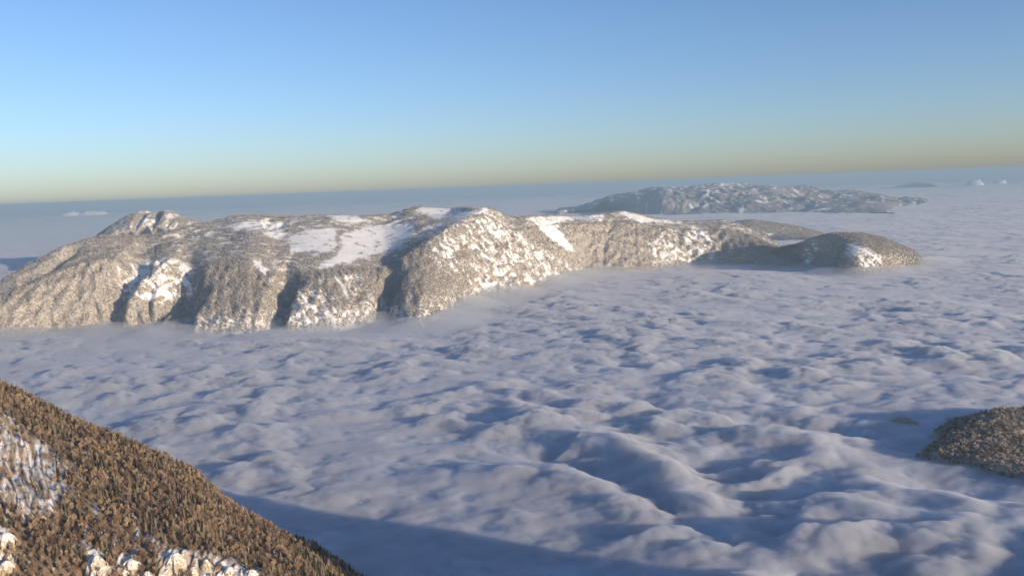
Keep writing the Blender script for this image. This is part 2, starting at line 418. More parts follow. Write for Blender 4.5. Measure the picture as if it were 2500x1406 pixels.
PROTO = {}
def proto_collection(key, meshes):
    c = bpy.data.collections.new(key)
    for i, me in enumerate(meshes):
        o = bpy.data.objects.new('%s_%02d' % (key, i), me); c.objects.link(o)
    PROTO[key] = c
proto_collection('frost_broad', [whole('frost_broad', broadleaf(rnd, 1, 34, .36, .15), (M_BARK, M_FROST_BROAD)) for _ in range(5)])
proto_collection('frost_conif', [whole('frost_conif', conifer(rnd, 1, 6, 5, .2), (M_BARK, M_FROST_CONIF)) for _ in range(4)])
proto_collection('bare_broad', [whole('bare_broad', broadleaf(rnd, 1, 170, rnd.uniform(.17, .27), .06), (M_BARK, M_BARE)) for _ in range(7)])
proto_collection('dark_conif', [whole('dark_conif', conifer(rnd, 1, 11, 8, .19), (M_BARK, M_DARK_CONIF)) for _ in range(4)])
M_HILL_BROAD = tree_mat('hill_broadleaf', (0.13, 0.105, 0.08), (0.34, 0.28, 0.21), (0.68, 0.63, 0.56), 0.1, 0.9)
proto_collection('hill_broad', [whole('hill_broad', broadleaf(rnd, 1, 130, .34, .075), (M_BARK, M_HILL_BROAD)) for _ in range(6)])

def forest(name, key, pts, hgt, **props):
    """an uncountable wood: points with a height each, a tree on each point"""
    me = bpy.data.meshes.new(name); me.vertices.add(len(pts)); me.vertices.foreach_set('co', pts.astype(np.float32).reshape(-1))
    a = me.attributes.new('hgt', 'FLOAT', 'POINT'); a.data.foreach_set('value', hgt.astype(np.float32))
    a = me.attributes.new('rot', 'FLOAT', 'POINT'); a.data.foreach_set('value', (rng.random(len(pts)) * 6.283).astype(np.float32))
    a = me.attributes.new('pick', 'INT', 'POINT'); a.data.foreach_set('value', rng.integers(0, 100, len(pts)).astype(np.int32))
    o = link(name, me, kind='stuff', **props)
    g = bpy.data.node_groups.new(name + '_nodes', 'GeometryNodeTree')
    g.interface.new_socket('Geometry', in_out='INPUT', socket_type='NodeSocketGeometry')
    g.interface.new_socket('Geometry', in_out='OUTPUT', socket_type='NodeSocketGeometry')
    i = g.nodes.new('NodeGroupInput'); ou = g.nodes.new('NodeGroupOutput')
    iop = g.nodes.new('GeometryNodeInstanceOnPoints'); ci = g.nodes.new('GeometryNodeCollectionInfo')
    ci.inputs['Collection'].default_value = PROTO[key]; ci.inputs['Separate Children'].default_value = True
    ci.inputs['Reset Children'].default_value = True
    def att(nm, ty):
        x = g.nodes.new('GeometryNodeInputNamedAttribute'); x.data_type = ty; x.inputs['Name'].default_value = nm
        return x.outputs['Attribute']
    cx = g.nodes.new('ShaderNodeCombineXYZ'); g.links.new(att('rot', 'FLOAT'), cx.inputs['Z'])
    g.links.new(i.outputs[0], iop.inputs['Points']); g.links.new(ci.outputs[0], iop.inputs['Instance'])
    iop.inputs['Pick Instance'].default_value = True
    g.links.new(att('pick', 'INT'), iop.inputs['Instance Index'])
    g.links.new(cx.outputs[0], iop.inputs['Rotation']); g.links.new(att('hgt', 'FLOAT'), iop.inputs['Scale'])
    g.links.new(iop.outputs[0], ou.inputs[0])
    md = o.modifiers.new('wood', 'NODES'); md.node_group = g
    return o

# ------------------------------------------------------------------ the main mountain
XS = np.array([-400, -250, -100, 0, 120, 250, 350, 470, 600, 700, 820, 930, 1020, 1100, 1170, 1260, 1350, 1430, 1520, 1600, 1700, 1760, 1830, 1900, 1960.])
foot_y = np.array([840, 830, 822, 815, 803, 795, 798, 805, 803, 798, 790, 775, 780, 752, 718, 705, 680, 660, 655, 648, 640, 638, 642, 648, 650.])
brow_y = np.array([845, 815, 765, 722, 672, 628, 630, 645, 640, 668, 655, 650, 600, 548, 524, 560, 548, 548, 540, 552, 562, 562, 575, 606, 640.])
brow_D = np.array([5500, 5600, 5700, 5750, 5850, 6000, 6050, 6050, 6000, 5950, 6000, 6150, 6400, 6900, 7200, 7350, 8000, 8300, 8600, 8700, 8800, 8800, 8800, 8700, 8600.])
crest_y = np.array([850, 810, 742, 690, 617, 578, 576, 552, 527, 530, 527, 526, 506, 509, 506, 531, 526, 528, 517, 534, 541, 539, 558, 599, 636.])
crest_D = np.array([5600, 5750, 5850, 5950, 6150, 6500, 6800, 7050, 7300, 7400, 7500, 7600, 7700, 7700, 7350, 7700, 8300, 8600, 8850, 8950, 9050, 9050, 9000, 8850, 8700.])
foot = on_plane(XS, foot_y); brow = at(XS, brow_y, brow_D); crest = at(XS, crest_y, crest_D)
mid = foot * .5 + brow * .5; mid[:, 1] -= 40; mid[:, 2] += 10
plat = brow * .5 + crest * .5; plat[:, 2] += 12
under = foot.copy(); under[:, 1] -= 180; under[:, 2] = -170
back = crest.copy(); back[:, 1] += 900; back[:, 2] = back[:, 2] * 0.6 - 40
back2 = crest.copy(); back2[:, 1] += 2000; back2[:, 2] = -170
P, U, V = sheet(XS, [under, foot, mid, brow, plat, crest, back, back2], 1200, [16, 105, 105, 75, 75, 26, 10])
px, py = proj(P)
x, y, z = P[..., 0], P[..., 1], P[..., 2]
face = sstep(0.6, 1.2, V) * (1 - sstep(2.6, 3.1, V)); top = sstep(2.8, 3.3, V) * (1 - sstep(5.2, 6, V))
along = x * 0.97 + y * 0.25
meadow = np.maximum(poly_mask(px, py, [(690, 590), (740, 555), (900, 550), (1010, 540), (1025, 575), (940, 605), (850, 645), (790, 640), (710, 618)], 12), poly_mask(px, py, [(1015, 512), (1045, 498), (1150, 518), (1130, 535), (1060, 535)], 8))
dz = face * (26 * ridged(along / 260, V * 0.9 + z / 900, 101, 4) + 15 * ridged(along / 70 + 0.6 * noise(x / 200, z / 200, 5), V * 1.4, 111, 3))
dz += top * ((26 * fbm(x / 330, y / 330, 121, 4)) * (0.5 + 0.5 * (1 - sstep(4.6, 5, V))) + 11 * fbm(x / 150, y / 150, 127, 3) + 4 * noise(x / 60, y / 60, 125)) * (1 - .75 * meadow) - top * 0.17 * (x + 1250) * np.exp(-((x + 1250) / 560) ** 2) * (1 - sstep(4.5, 5, V))
wpx = px + 7 * noise(x / 140, y / 140 + z / 100, 131); wpy = py + 5 * noise(x / 140 + 9, y / 140 + z / 100, 132)
RAVINES = [  # line in the photograph, half width in its pixels, depth in metres
    ([(400, 590), (330, 650), (288, 700), (268, 750), (256, 810)], 46, 190),
    ([(500, 610), (430, 690), (380, 740), (350, 810)], 48, 210),
    ([(505, 670), (470, 720), (440, 770), (425, 815)], 44, 200),
    ([(735, 668), (700, 700), (682, 745), (662, 810)], 38, 170),
    ([(985, 640), (955, 690), (938, 735), (925, 790)], 30, 140),
    ([(925, 640), (920, 690), (922, 735)], 10, 25),
    ([(215, 596), (160, 622), (125, 652), (60, 690)], 18, 55),
    ([(500, 560), (400, 585), (340, 600)], 9, 28), ([(470, 575), (380, 598)], 8, 24), ([(930, 532), (985, 518)], 8, 20), ([(650, 572), (690, 560)], 9, 30),
    ([(640, 560), (660, 556)], 16, 25),
    ([(1195, 590), (1215, 640), (1212, 705)], 10, 30),
    ([(1395, 600), (1430, 662)], 8, 25),
    ([(1500, 530), (1480, 590), (1475, 650)], 10, 25),
    ([(610, 640), (640, 700)], 9, 25),
]
for pts, wd, dep in RAVINES:
    d, a = poly_dist(wpx, wpy, pts)
    ok = (V < 5.05)
    dz -= ok * dep * np.clip(1 - d / wd, 0, 1) ** 0.9 * sstep(0.0, 0.3, a) 
RIBS = [([(385, 640), (345, 690), (300, 760)], 9, 40), ([(415, 640), (390, 690), (370, 720)], 10, 45), ([(440, 660), (425, 690)], 7, 30),
        ([(430, 745), (400, 800)], 8, 40), ([(465, 660), (455, 690)], 7, 30)]
for pts, wd, hg in RIBS:
    d, a = poly_dist(wpx, wpy, pts)
    dz += (V < 3.6) * hg * np.clip(1 - d / wd, 0, 1) * (0.75 + 0.5 * noise(x / 40, z / 40, 140))
P = P.copy(); P[..., 2] += dz
P[..., 1] += face * 22 * noise(x / 60, z / 60, 151)
px, py = proj(P); x, y, z = P[..., 0], P[..., 1], P[..., 2]
wpx = px + 9 * fbm(x / 90, y / 90 + z / 60, 161, 3); wpy = py + 6 * fbm(x / 90 + 9, y / 90 + z / 60, 162, 3)
front = (V < 5.3)
SNOW = [  # open snow fields
    [(700, 582), (740, 562), (820, 556), (826, 600), (800, 617), (712, 616)],
    [(832, 575), (900, 552), (1005, 543), (1022, 575), (940, 603), (850, 645), (800, 640), (835, 610)],
    [(1015, 512), (1045, 500), (1085, 505), (1150, 518), (1180, 505), (1195, 514), (1130, 535), (1060, 535)],
    [(555, 548), (610, 538), (705, 545), (690, 560), (640, 562), (575, 562)],
    [(640, 568), (690, 560), (700, 580), (670, 585)],
    [(770, 650), (840, 620), (930, 604), (1000, 585), (960, 612), (850, 640), (780, 662)],
    [(1300, 540), (1335, 530), (1372, 532), (1362, 560), (1402, 612), (1388, 612), (1350, 590)],
    [(1290, 532), (1400, 526), (1480, 523), (1470, 545), (1450, 535), (1380, 540), (1300, 541)],
    [(1500, 518), (1525, 515), (1600, 536), (1650, 534), (1640, 545), (1560, 545)],
    [(790, 527), (860, 520), (900, 540), (850, 550)],
    [(610, 640), (640, 648), (665, 662), (640, 664)],
]
snow = np.zeros_like(px)
jx = wpx + 7 * fbm(x / 45, y / 45 + z / 40, 164, 3); jy = wpy + 4 * fbm(x / 45 + 3, y / 45 + z / 40, 165, 3)
for pl in SNOW: snow = np.maximum(snow, poly_mask(jx, jy, pl, 3))
snow *= 1 - .9 * sstep(.28, .4, fbm(x / 75, y / 75 + z / 60, 166, 3))
PATCHY = [  # broken rock, snow and scrub: polygon, share of open ground
    ([(1020, 560), (1060, 545), (1120, 530), (1180, 525), (1270, 570), (1340, 620), (1420, 660), (1330, 690), (1160, 725), (1130, 690), (1060, 640)], 0.52),
    ([(1560, 600), (1630, 560), (1690, 545), (1755, 585), (1740, 640), (1600, 652)], 0.48),
    ([(745, 690), (800, 665), (900, 670), (915, 730), (900, 775), (720, 800), (680, 760)], 0.45),
    ([(290, 650), (410, 630), (480, 650), (470, 720), (380, 740), (300, 730)], 0.55),
    ([(455, 770), (660, 770), (660, 805), (460, 808)], 0.30),
    ([(600, 625), (680, 640), (720, 690), (650, 700)], 0.35),
]
patch = np.zeros_like(px); strk = along = x * 0.97 + y * 0.25
q1 = strk + 30 * noise(x / 120, z / 120, 173); q2 = z + 30 * noise(x / 120 + 4, z / 120, 174)
tex = 0.8 * fbm((q1 + q2 * 0.7) / 36, (q2 - .3 * q1) / 150, 171, 4, 0.65) + 0.35 * fbm(q1 / 34, q2 / 40, 176, 4, 0.7)
for pl, share in PATCHY:
    mk = poly_mask(wpx, wpy, pl, 10)
    patch = np.maximum(patch, mk * sstep(-0.12, 0.12, tex + (share - 0.5) * 0.8 + 0.22 * noise(x / 200, z / 160, 172)))
gaps = sstep(0.05, 0.26, fbm(x / 110, y / 90 + z / 50, 181, 4, .6) + .08 * sstep(3.5, 4.6, V)) * top * (.15 + .85 * sstep(300, 480, px))
lowband = 0.35 * sstep(80, 10, z)
lowo = 0.7 * sstep(130, 15, z) * sstep(-.15, .2, fbm(strk / 30, z / 45, 183, 3)) * (px < 1250) * sstep(420, 500, px)
open_ = np.clip(np.maximum(np.maximum(snow, patch), np.maximum(0.8 * gaps, lowo)), 0, 1)
wood = (1 - open_) * front
tree_line = sstep(-60, -20, z)
nrm_z = np.zeros_like(px)
rockm = np.clip(patch * sstep(0.05, 0.3, noise(x / 60, z / 40, 191)) + 0.9 * poly_mask(wpx, wpy, [(800, 690), (890, 680), (905, 740), (850, 760), (790, 730)], 12) * sstep(-.3, .2, noise(x / 30, z / 25, 192))
                + poly_mask(wpx, wpy, [(1010, 555), (1045, 548), (1040, 580), (1020, 575)], 6) + poly_mask(wpx, wpy, [(1120, 600), (1140, 600), (1150, 630), (1125, 628)], 6), 0, 1)
link('main_mountain', grid_mesh('main_mountain', P, M_MOUNT, {'wood': wood, 'rock': rockm}), kind='structure',
     label='long snowy plateau mountain rising out of the clouds', category='mountain')
pts = scatter(P, wood * tree_line * (front) * 0.0125 * (1 - 0.45 * top), rng)
qx, qy = proj(pts)
con = (rng.random(len(pts)) < np.where(qy < 640 - 0.06 * (qx - 600), 0.6, 0.12)) & (qx < 1300)
forest('frosted_wood', 'frost_broad', pts[~con], rng.uniform(8, 13.5, (~con).sum()), label='frosted grey broadleaf wood covering the plateau mountain flanks', category='wood')
forest('conifer_wood', 'frost_conif', pts[con], rng.uniform(12, 21, con.sum()), label='frosted conifer wood scattered over the plateau mountain top', category='wood')
print('main mountain trees', len(pts))

# ------------------------------------------------------------------ the round hill at its right end
def hill(name, xs, footy, midy, midD, crety, cretD, nu, segs, mat, label, namp=14, nsc=200, seed=200, backy=1200, cat='mountain', foot_z=0.0, undery=150):
    xs = np.array(xs, float)
    ft = on_plane(xs, np.array(footy, float), foot_z); md = at(xs, np.array(midy, float), np.array(midD, float)); cr = at(xs, np.array(crety, float), np.array(cretD, float))
    un = ft.copy(); un[:, 1] -= undery; un[:, 2] -= 160
    bk = cr.copy(); bk[:, 1] += backy * .45; bk[:, 2] = bk[:, 2] * .6 - 30
    b2 = cr.copy(); b2[:, 1] += backy; b2[:, 2] = -170
    P, U, V = sheet(xs, [un, ft, md, cr, bk, b2], nu, segs)
    P = P.copy(); x, y, z = P[..., 0].copy(), P[..., 1].copy(), P[..., 2].copy()
    P[..., 2] += namp * sstep(0.2, 1, V) * (0.3 + 0.7 * (1 - sstep(2.2, 3, V) * (1 - sstep(3.0, 3.6, V)))) * (0.5 * fbm(x / nsc, y / nsc + z / nsc, seed, 4) + 0.7 * ridged((x + .3 * y) / nsc, V * .8, seed + 3, 4) - 0.3)
    return P, U, V
P, U, V = hill('round_hill', [1780, 1850, 1900, 1950, 2000, 2050, 2100, 2150, 2200, 2250, 2280, 2300],
               [642, 643, 643, 645, 651, 662, 664, 659, 650, 645, 645, 645], [650, 640, 625, 615, 615, 615, 612, 618, 625, 636, 648, 668], [8500, 8400, 8300, 8200, 7950, 7550, 7400, 7450, 7600, 7800, 7900, 7950],
               [650, 634, 606, 596, 578, 570, 571, 580, 600, 622, 640, 660], [8600, 8400, 8200, 8100, 7950, 7900, 7900, 7900, 7950, 8000, 8000, 8000],
               420, [10, 70, 70, 24, 10], M_MOUNT, '', 22, 190, 210)
P[..., 2] -= sstep(2225, 2300, U) * 170
px, py = proj(P); x, y, z = P[..., 0], P[..., 1], P[..., 2]
for pts_, wd, dep in [([(1985, 590), (1950, 625), (1940, 660)], 16, 40), ([(2040, 600), (2022, 640), (2015, 670)], 26, 95)]:
    d, a = poly_dist(px, py, pts_); P[..., 2] -= (V < 3) * dep * np.clip(1 - d / wd, 0, 1)
px, py = proj(P)
wpx = px + 6 * fbm(x / 80, z / 60, 215, 3); wpy = py + 5 * fbm(x / 80 + 5, z / 60, 216, 3)
patch = np.maximum(poly_mask(wpx, wpy, [(2058, 622), (2080, 592), (2110, 598), (2150, 625), (2155, 645), (2125, 658), (2090, 642)], 4) * sstep(-.08, .06, fbm((x + z * .6) / 32, z / 60, 217, 4, .65) + 0.07),
                   poly_mask(wpx, wpy, [(1945, 640), (1965, 605), (1990, 590), (2000, 610), (1975, 650)], 5) * sstep(-.1, .1, fbm(x / 40, z / 60, 218, 4)))
front = V < 3.4; wood = (1 - patch) * front
link('round_hill', grid_mesh('round_hill', P, M_MOUNT, {'wood': wood, 'rock': patch * sstep(.1, .3, noise(x / 40, z / 30, 219))}), kind='structure',
     label='rounded dome hill with a bright snow patch at the end of the plateau mountain', category='hill')
pts = scatter(P, wood * sstep(-60, -20, z) * 0.012, rng)
forest('dome_wood', 'frost_broad', pts, rng.uniform(8, 13, len(pts)), label='frosted grey wood covering the rounded dome hill', category='wood')

# the low ridge behind it, the far peak, the far ridge
P, U, V = hill('low_ridge', [1740, 1800, 1830, 1870, 1920, 1970, 2010, 2060], [590, 588, 586, 584, 584, 584, 584, 584], [575, 562, 560, 562, 566, 573, 580, 588], [11600] * 8,
               [560, 541, 538, 542, 549, 560, 571, 586], [12000] * 8, 160, [8, 30, 30, 14, 6], M_MOUNT, '', 16, 260, 230)
x, y, z = P[..., 0], P[..., 1], P[..., 2]; wood = (V < 3.5) * np.clip(1 - sstep(.3, .5, fbm(x / 120, z / 80, 231, 3)), 0, 1)
link('low_ridge', grid_mesh('low_ridge', P, M_MOUNT, {'wood': wood, 'rock': 0 * wood}), kind='structure', label='low wooded ridge in haze behind the rounded dome hill', category='hill')
pts = scatter(P, wood * sstep(-60, -20, z) * 0.006, rng)
forest('ridge_wood', 'frost_broad', pts, rng.uniform(10, 16, len(pts)), label='frosted wood on the low ridge behind the dome hill', category='wood')

P, U, V = hill('far_peak', [120, 200, 240, 290, 330, 352, 375, 408, 440, 490, 560, 640], [640] * 12, [636, 610, 598, 570, 556, 550, 556, 552, 562, 572, 585, 610], [10300, 10500, 10500, 10500, 10500, 10500, 10500, 10500, 10500, 10500, 10500, 10500],
               [630, 596, 576, 540, 520, 514, 521, 511, 527, 541, 556, 585], [11000] * 12, 330, [8, 60, 60, 20, 8], M_MOUNT, '', 60, 330, 240)
px, py = proj(P)
x, y, z = P[..., 0], P[..., 1], P[..., 2]
for pts_, wd, dep in [([(352, 518), (332, 545), (326, 590)], 12, 70), ([(390, 520), (370, 555), (362, 590)], 11, 75), ([(420, 530), (400, 560), (392, 590)], 9, 45)]:
    d, a = poly_dist(px, py, pts_); P[..., 2] -= (V < 2.95) * dep * np.clip(1 - d / wd, 0, 1)
op = np.clip(sstep(.0, .25, fbm((x + z * .3) / 70, z / 160, 241, 4) + 0.25 * sstep(350, 600, z) - 0.1), 0, 1)
wood = (V < 3.5) * (1 - op)
link('far_peak', grid_mesh('far_peak', P, M_MOUNT, {'wood': wood, 'rock': op * sstep(.0, .3, noise(x / 60, z / 50, 242))}), kind='structure',
     label='twin-topped rocky peak in haze behind the left end of the plateau mountain', category='mountain')
pts = scatter(P, wood * sstep(-60, -20, z) * 0.006, rng)
forest('peak_wood', 'frost_broad', pts, rng.uniform(10, 16, len(pts)), label='frosted wood on the twin-topped peak', category='wood')

def far_range(name, xs, fy, my, mD, cy2, cD2, nu, segs, label, seed, amp):
    P, U, V = hill(name, xs, fy, my, mD, cy2, cD2, nu, segs, M_FAR, '', amp, 700, seed, backy=4500, undery=400)
    x, y, z = P[..., 0].copy(), P[..., 1].copy(), P[..., 2].copy()
    on = sstep(.9, 1.4, V) * (1 - sstep(3.2, 4, V))
    P[..., 2] += on * (amp * (1.5 * fbm(x / 1300, y / 1500, seed + 5, 2) + .8 * ridged(x / 600 + .4 * noise(x / 600, y / 600, seed + 8), y / 800, seed + 9, 4)) + 10 * fbm(x / 200, y / 300, seed + 6, 3) - 25)
    P[..., 2] -= 170 * (1 - sstep(xs[0], xs[0] + 30, U) * (1 - sstep(xs[-1] - 45, xs[-1], U)))
    z = P[..., 2]
    op = sstep(.14, .34, fbm(x / 190, y / 420, seed + 1, 4) + 0.22 * sstep(420, 640, z) - .05)
    wood = (V < 3.5) * (1 - op)
    link(name, grid_mesh(name, P, M_FAR, {'wood': wood, 'rock': 0 * wood}), kind='structure', label=label, category='mountain')
far_range('far_ridge', [1340, 1400, 1440, 1480, 1510, 1540, 1580, 1620, 1680, 1740, 1800, 1860, 1920, 1980, 2040, 2100, 2160, 2210, 2250, 2300],
          [524, 518, 514, 513, 515, 518, 521, 522, 521, 520, 519, 518, 517, 515, 513, 510, 505, 501, 499, 504],
          [522, 515, 508, 500, 498, 500, 496, 491, 489, 487, 486, 487, 489, 490, 491, 492, 493, 494, 497, 502], [25500, 25500, 25300, 24800, 24200, 23500, 22700, 22000, 22000, 22000, 22000, 22000, 22000, 22000, 22000, 22200, 22400, 22600, 22800, 23000],
          [520, 512, 498, 484, 476, 469, 465, 459, 458, 453, 452, 455, 459, 463, 468, 473, 480, 487, 494, 503], [26000] * 20, 620, [8, 70, 110, 24, 8], 'long hazy blue mountain ridge far beyond the plateau mountain', 250, 95)
far_range('far_lobe', [1920, 1950, 1985, 2020, 2060, 2100, 2150, 2190, 2220], [520, 519, 519, 519, 519, 518, 518, 519, 524], [519, 514, 506, 502, 500, 500, 503, 512, 522], [21200, 20800, 20300, 19900, 19800, 19800, 19800, 19900, 20000],
          [517, 506, 495, 491, 489, 488, 492, 504, 520], [21400] * 9, 220, [8, 40, 40, 16, 6], 'dark-sided hazy spur in front of the far blue ridge', 270, 40)
far_range('far_island', [2215, 2235, 2255, 2270, 2290, 2305], [452, 450, 450, 450, 450, 451], [451, 449, 448, 448, 449, 450], [46000] * 6, [451, 447, 445, 446, 447, 450], [48000] * 6, 90, [4, 14, 14, 6, 4], 'tiny dark hill top far out on the cloud sea', 280, 30)

def cloud_tower(label, px_, py_, wpx_, D, seed):
    """a bright cauliflower top standing above the cloud sheet far away"""
    c = at(px_, py_, D); w = wpx_ / F * D; n = 56
    A, B = np.meshgrid(np.linspace(-1, 1, n), np.linspace(-1, 1, n)); r = np.sqrt(A * A + B * B)
    X = c[0] + A * w; Y = D + B * w
    Z = -60 + (c[2] + 60) * (1 - r.clip(0, 1) ** 3) * (0.7 + .35 * np.abs(noise(X / (w * .5), Y / (w * .5), seed)) + .25 * np.abs(noise(X / (w * .2), Y / (w * .2), seed + 1)))
    return link('cloud_tower', grid_mesh('cloud_tower', np.stack([X, Y, Z], -1), M_TOWER), label=label, category='cloud', group='bright cloud tops on the horizon')
cloud_tower('wide bright cloud top rising beyond the twin-topped peak', 228, 515, 40, 52000, 601)
cloud_tower('small bright cloud top beside the wider one beyond the peak', 175, 517, 26, 52000, 605)
cloud_tower('pinkish bright cloud top beyond the tiny dark hill top', 2380, 438, 22, 47000, 611)
cloud_tower('faint white cloud top farthest from the tiny dark hill', 2441, 438, 17, 49000, 615)

# ------------------------------------------------------------------ near slope at the left
xs = np.array([-500, -300, -150, 0, 150, 330, 460, 560, 700, 780, 880, 1000, 1120, 1250.])
cy_ = np.array([690, 790, 865, 945, 1018, 1092, 1150, 1228, 1310, 1345, 1415, 1490, 1570, 1650.])
cD = np.array([1950, 1900, 1850, 1800, 1760, 1720, 1690, 1670, 1640, 1620, 1580, 1530, 1480, 1430.])
crest = at(xs, cy_, cD)
low = at(xs, np.array([1250, 1280, 1300, 1330, 1350, 1370, 1385, 1400, 1420, 1440, 1480, 1540, 1610, 1680.]), np.array([1180, 1200, 1210, 1220, 1230, 1245, 1260, 1280, 1310, 1340, 1370, 1380, 1390, 1390.]))
mid = crest * .5 + low * .5; mid[:, 2] += 8
low2 = low.copy(); low2[:, 1] -= 140; low2[:, 2] -= 110
low3 = low2.copy(); low3[:, 1] -= 250; low3[:, 2] = -150
bk = crest.copy(); bk[:, 1] += 110; bk[:, 2] -= 90; bk[:, 0] -= 30
b2 = crest.copy(); b2[:, 1] += 420; b2[:, 2] = -160
P, U, V = sheet(xs, [low3, low2, low, mid, crest, bk, b2], 560, [16, 40, 110, 110, 26, 14])
P = P.copy(); x, y, z = P[..., 0].copy(), P[..., 1].copy(), P[..., 2].copy()
fr = 1 - sstep(3.5, 4, V) * (1 - sstep(4, 4.6, V))
P[..., 2] += (sstep(3.4, 4, V) * (1 - sstep(4, 4.8, V))) * (7 * noise(U / 75, V * .3, 305) + 4 * noise(U / 28, V * .3, 306))
P[..., 2] += fr * (10 * fbm(x / 110, y / 110, 301, 4) + 9 * ridged((x * .9 + y * .3) / 75, V * .8, 311, 3) - 4)
px, py = proj(P); wpx = px + 22 * fbm(x / 28, z / 22, 321, 3); wpy = py + 18 * fbm(x / 28 + 7, z / 22, 322, 3)
CLIFFS = [[(-40, 1010), (60, 1030), (110, 1080), (190, 1140), (200, 1165), (150, 1160), (170, 1200), (130, 1270), (60, 1270), (-40, 1200)],
          [(0, 1160), (60, 1150), (80, 1260), (20, 1260)], [(-60, 1280), (30, 1290), (40, 1400), (-60, 1420)], [(205, 1330), (265, 1335), (275, 1420), (215, 1420)],
          [(280, 1345), (345, 1370), (340, 1420), (285, 1400)], [(390, 1350), (420, 1335), (470, 1340), (560, 1370), (640, 1390), (650, 1420), (380, 1420)], [(340, 1290), (395, 1330), (370, 1345), (330, 1310)]]
cl = np.zeros_like(px)
for pl in CLIFFS: cl = np.maximum(cl, poly_mask(wpx, wpy, pl, 9))
P[..., 1] -= (V < 3.9) * cl * (5 + 7 * noise(U / 24, V * 2.6, 331)); P[..., 2] += (V < 3.9) * cl * (2 + 7 * np.abs(noise(U / 13, V * 4, 332)))
opn = cl * sstep(-.12, .12, fbm(U / 15, V * 4, 341, 3)); light = sstep(.2, .4, fbm(U / 30, V * 3, 342, 3)) * (V < 4) * .55
wood = np.clip(1 - np.maximum(opn, light), 0, 1)
link('near_slope', grid_mesh('near_slope', P, M_NEAR, {'wood': wood, 'rock': cl * sstep(-.35, .05, fbm(U / 24, V * 5, 343, 3))}), kind='structure', label='steep brown wooded slope with pale cliffs in the foreground', category='slope')
NP_, NV_, NC_ = P, V, cl
pts = scatter(P, (1 - .9 * cl) * (0.016 + 0.013 * sstep(-.3, .3, noise(x / 35, y / 35, 345))) * (V > 1.2) * (V < 5.2), rng)
qx, qy = proj(pts)
keep = (qx > -250) & (qx < 1050) & (qy < 1560); pts = pts[keep]; qx, qy = qx[keep], qy[keep]
pc = np.clip(0.16 + 0.5 * (noise(pts[:, 0] / 60, pts[:, 1] / 60, 351) > 0.25) + 0.5 * (qx > 740), 0, 0.9)
con = rng.random(len(pts)) < pc
hgt = np.where(con, rng.uniform(10, 22, len(pts)), rng.uniform(8, 17, len(pts))) * (1 - .45 * (rng.random(len(pts)) < .3))
near_sets = [pts, con, hgt]
print('near trees', len(pts))

import bmesh
mt, nt, out = new_mat('pale_crag'); n = N(nt)
geo = n('ShaderNodeNewGeometry'); sep = n('ShaderNodeSeparateXYZ'); n.link(geo.outputs['Normal'], sep.inputs[0])
nz = n.noise(geo.outputs['Position'], 0.22, 5, 0.65); nb = n.noise(geo.outputs['Position'], 0.05, 3)
c = n.mix(n.ramp(nb, 0.4, 0.62), (0.44, 0.40, 0.34), (0.40, 0.32, 0.21))
c = n.mix(n.ramp(n.math('ADD', n.math('MULTIPLY', sep.outputs['Z'], 0.45), nz), 0.62, 0.84), c, (0.82, 0.82, 0.81))
bs = n('ShaderNodeBsdfPrincipled'); n.link(c, bs.inputs['Base Color']); bs.inputs['Roughness'].default_value = .8; bs.inputs['Specular IOR Level'].default_value = .2
bp = n('ShaderNodeBump'); bp.inputs['Strength'].default_value = .7; bp.inputs['Distance'].default_value = 2.5; n.link(nz, bp.inputs['Height']); n.link(bp.outputs[0], bs.inputs['Normal'])
n.link(bs.outputs[0], out.inputs['Surface']); M_CRAG = mt
def ground(px_, py_):                      # where a line of sight meets the near slope
    gx, gy = proj(NP_.reshape(-1, 3)); k = np.argmin((gx - px_) ** 2 + (gy - py_) ** 2 + 1e9 * (NV_.reshape(-1) > 4)); return NP_.reshape(-1, 3)[k]
def crag(px_, py_, w, h, seed, label):
    bm = bmesh.new(); bmesh.ops.create_icosphere(bm, subdivisions=5, radius=1)
    co = np.array([v.co[:] for v in bm.verts]); lon = np.arctan2(co[:, 1], co[:, 0]); zz = co[:, 2]
    r = 1 + .30 * noise(np.cos(lon) * 2.2 + seed, np.sin(lon) * 2.2 + zz * .7, seed) + .34 * ridged(lon * 2.6 + seed, zz * 1.1, seed + 1, 4) + .07 * noise(co[:, 0] * 9, co[:, 1] * 9 + zz * 5, seed + 2)
    r *= 1 - .25 * sstep(.1, 1, zz)
    for v, q, rr_ in zip(bm.verts, co, r): v.co = (q[0] * w * rr_, q[1] * w * .8 * rr_, q[2] * h * (1 + .18 * (rr_ - 1)))
    for f in bm.faces: f.smooth = True
    me = bpy.data.meshes.new('crag'); bm.to_mesh(me); bm.free(); me.materials.append(M_CRAG)
    o = link('crag', me, label=label, category='rock', group='pale crags at the foot of the foreground slope'); g = ground(px_, py_)
    o.location = (g[0], g[1], g[2] - h * .15); o.rotation_euler = (0, 0, seed * 1.3)
for a in [(236, 1378, 9, 17, 1, 'squat snow-capped crag standing alone on the foreground slope'), (318, 1378, 12, 11, 2, 'long low snow-covered crag beside a dark hollow in the wood'),
          (428, 1378, 14, 22, 3, 'tall rounded white crag, largest of the pale rock group'), (474, 1400, 8, 14, 4, 'narrow pale crag below the tallest white crag'),
          (503, 1385, 7, 15, 5, 'pointed pale crag right beside the tallest white crag'), (560, 1398, 9, 11, 6, 'broad low pale crag among grey shrubs'),
          (612, 1402, 10, 10, 7, 'lowest pale crag at the end of the rock group'), (12, 1320, 13, 16, 8, 'snow-topped crag with a dark hollow at the slope edge'), (360, 1406, 10, 10, 9, 'half-buried white crag below the dark hollow'),
          (14, 1385, 9, 12, 10, 'smaller pale crag under the snow-topped one')]: crag(*a)

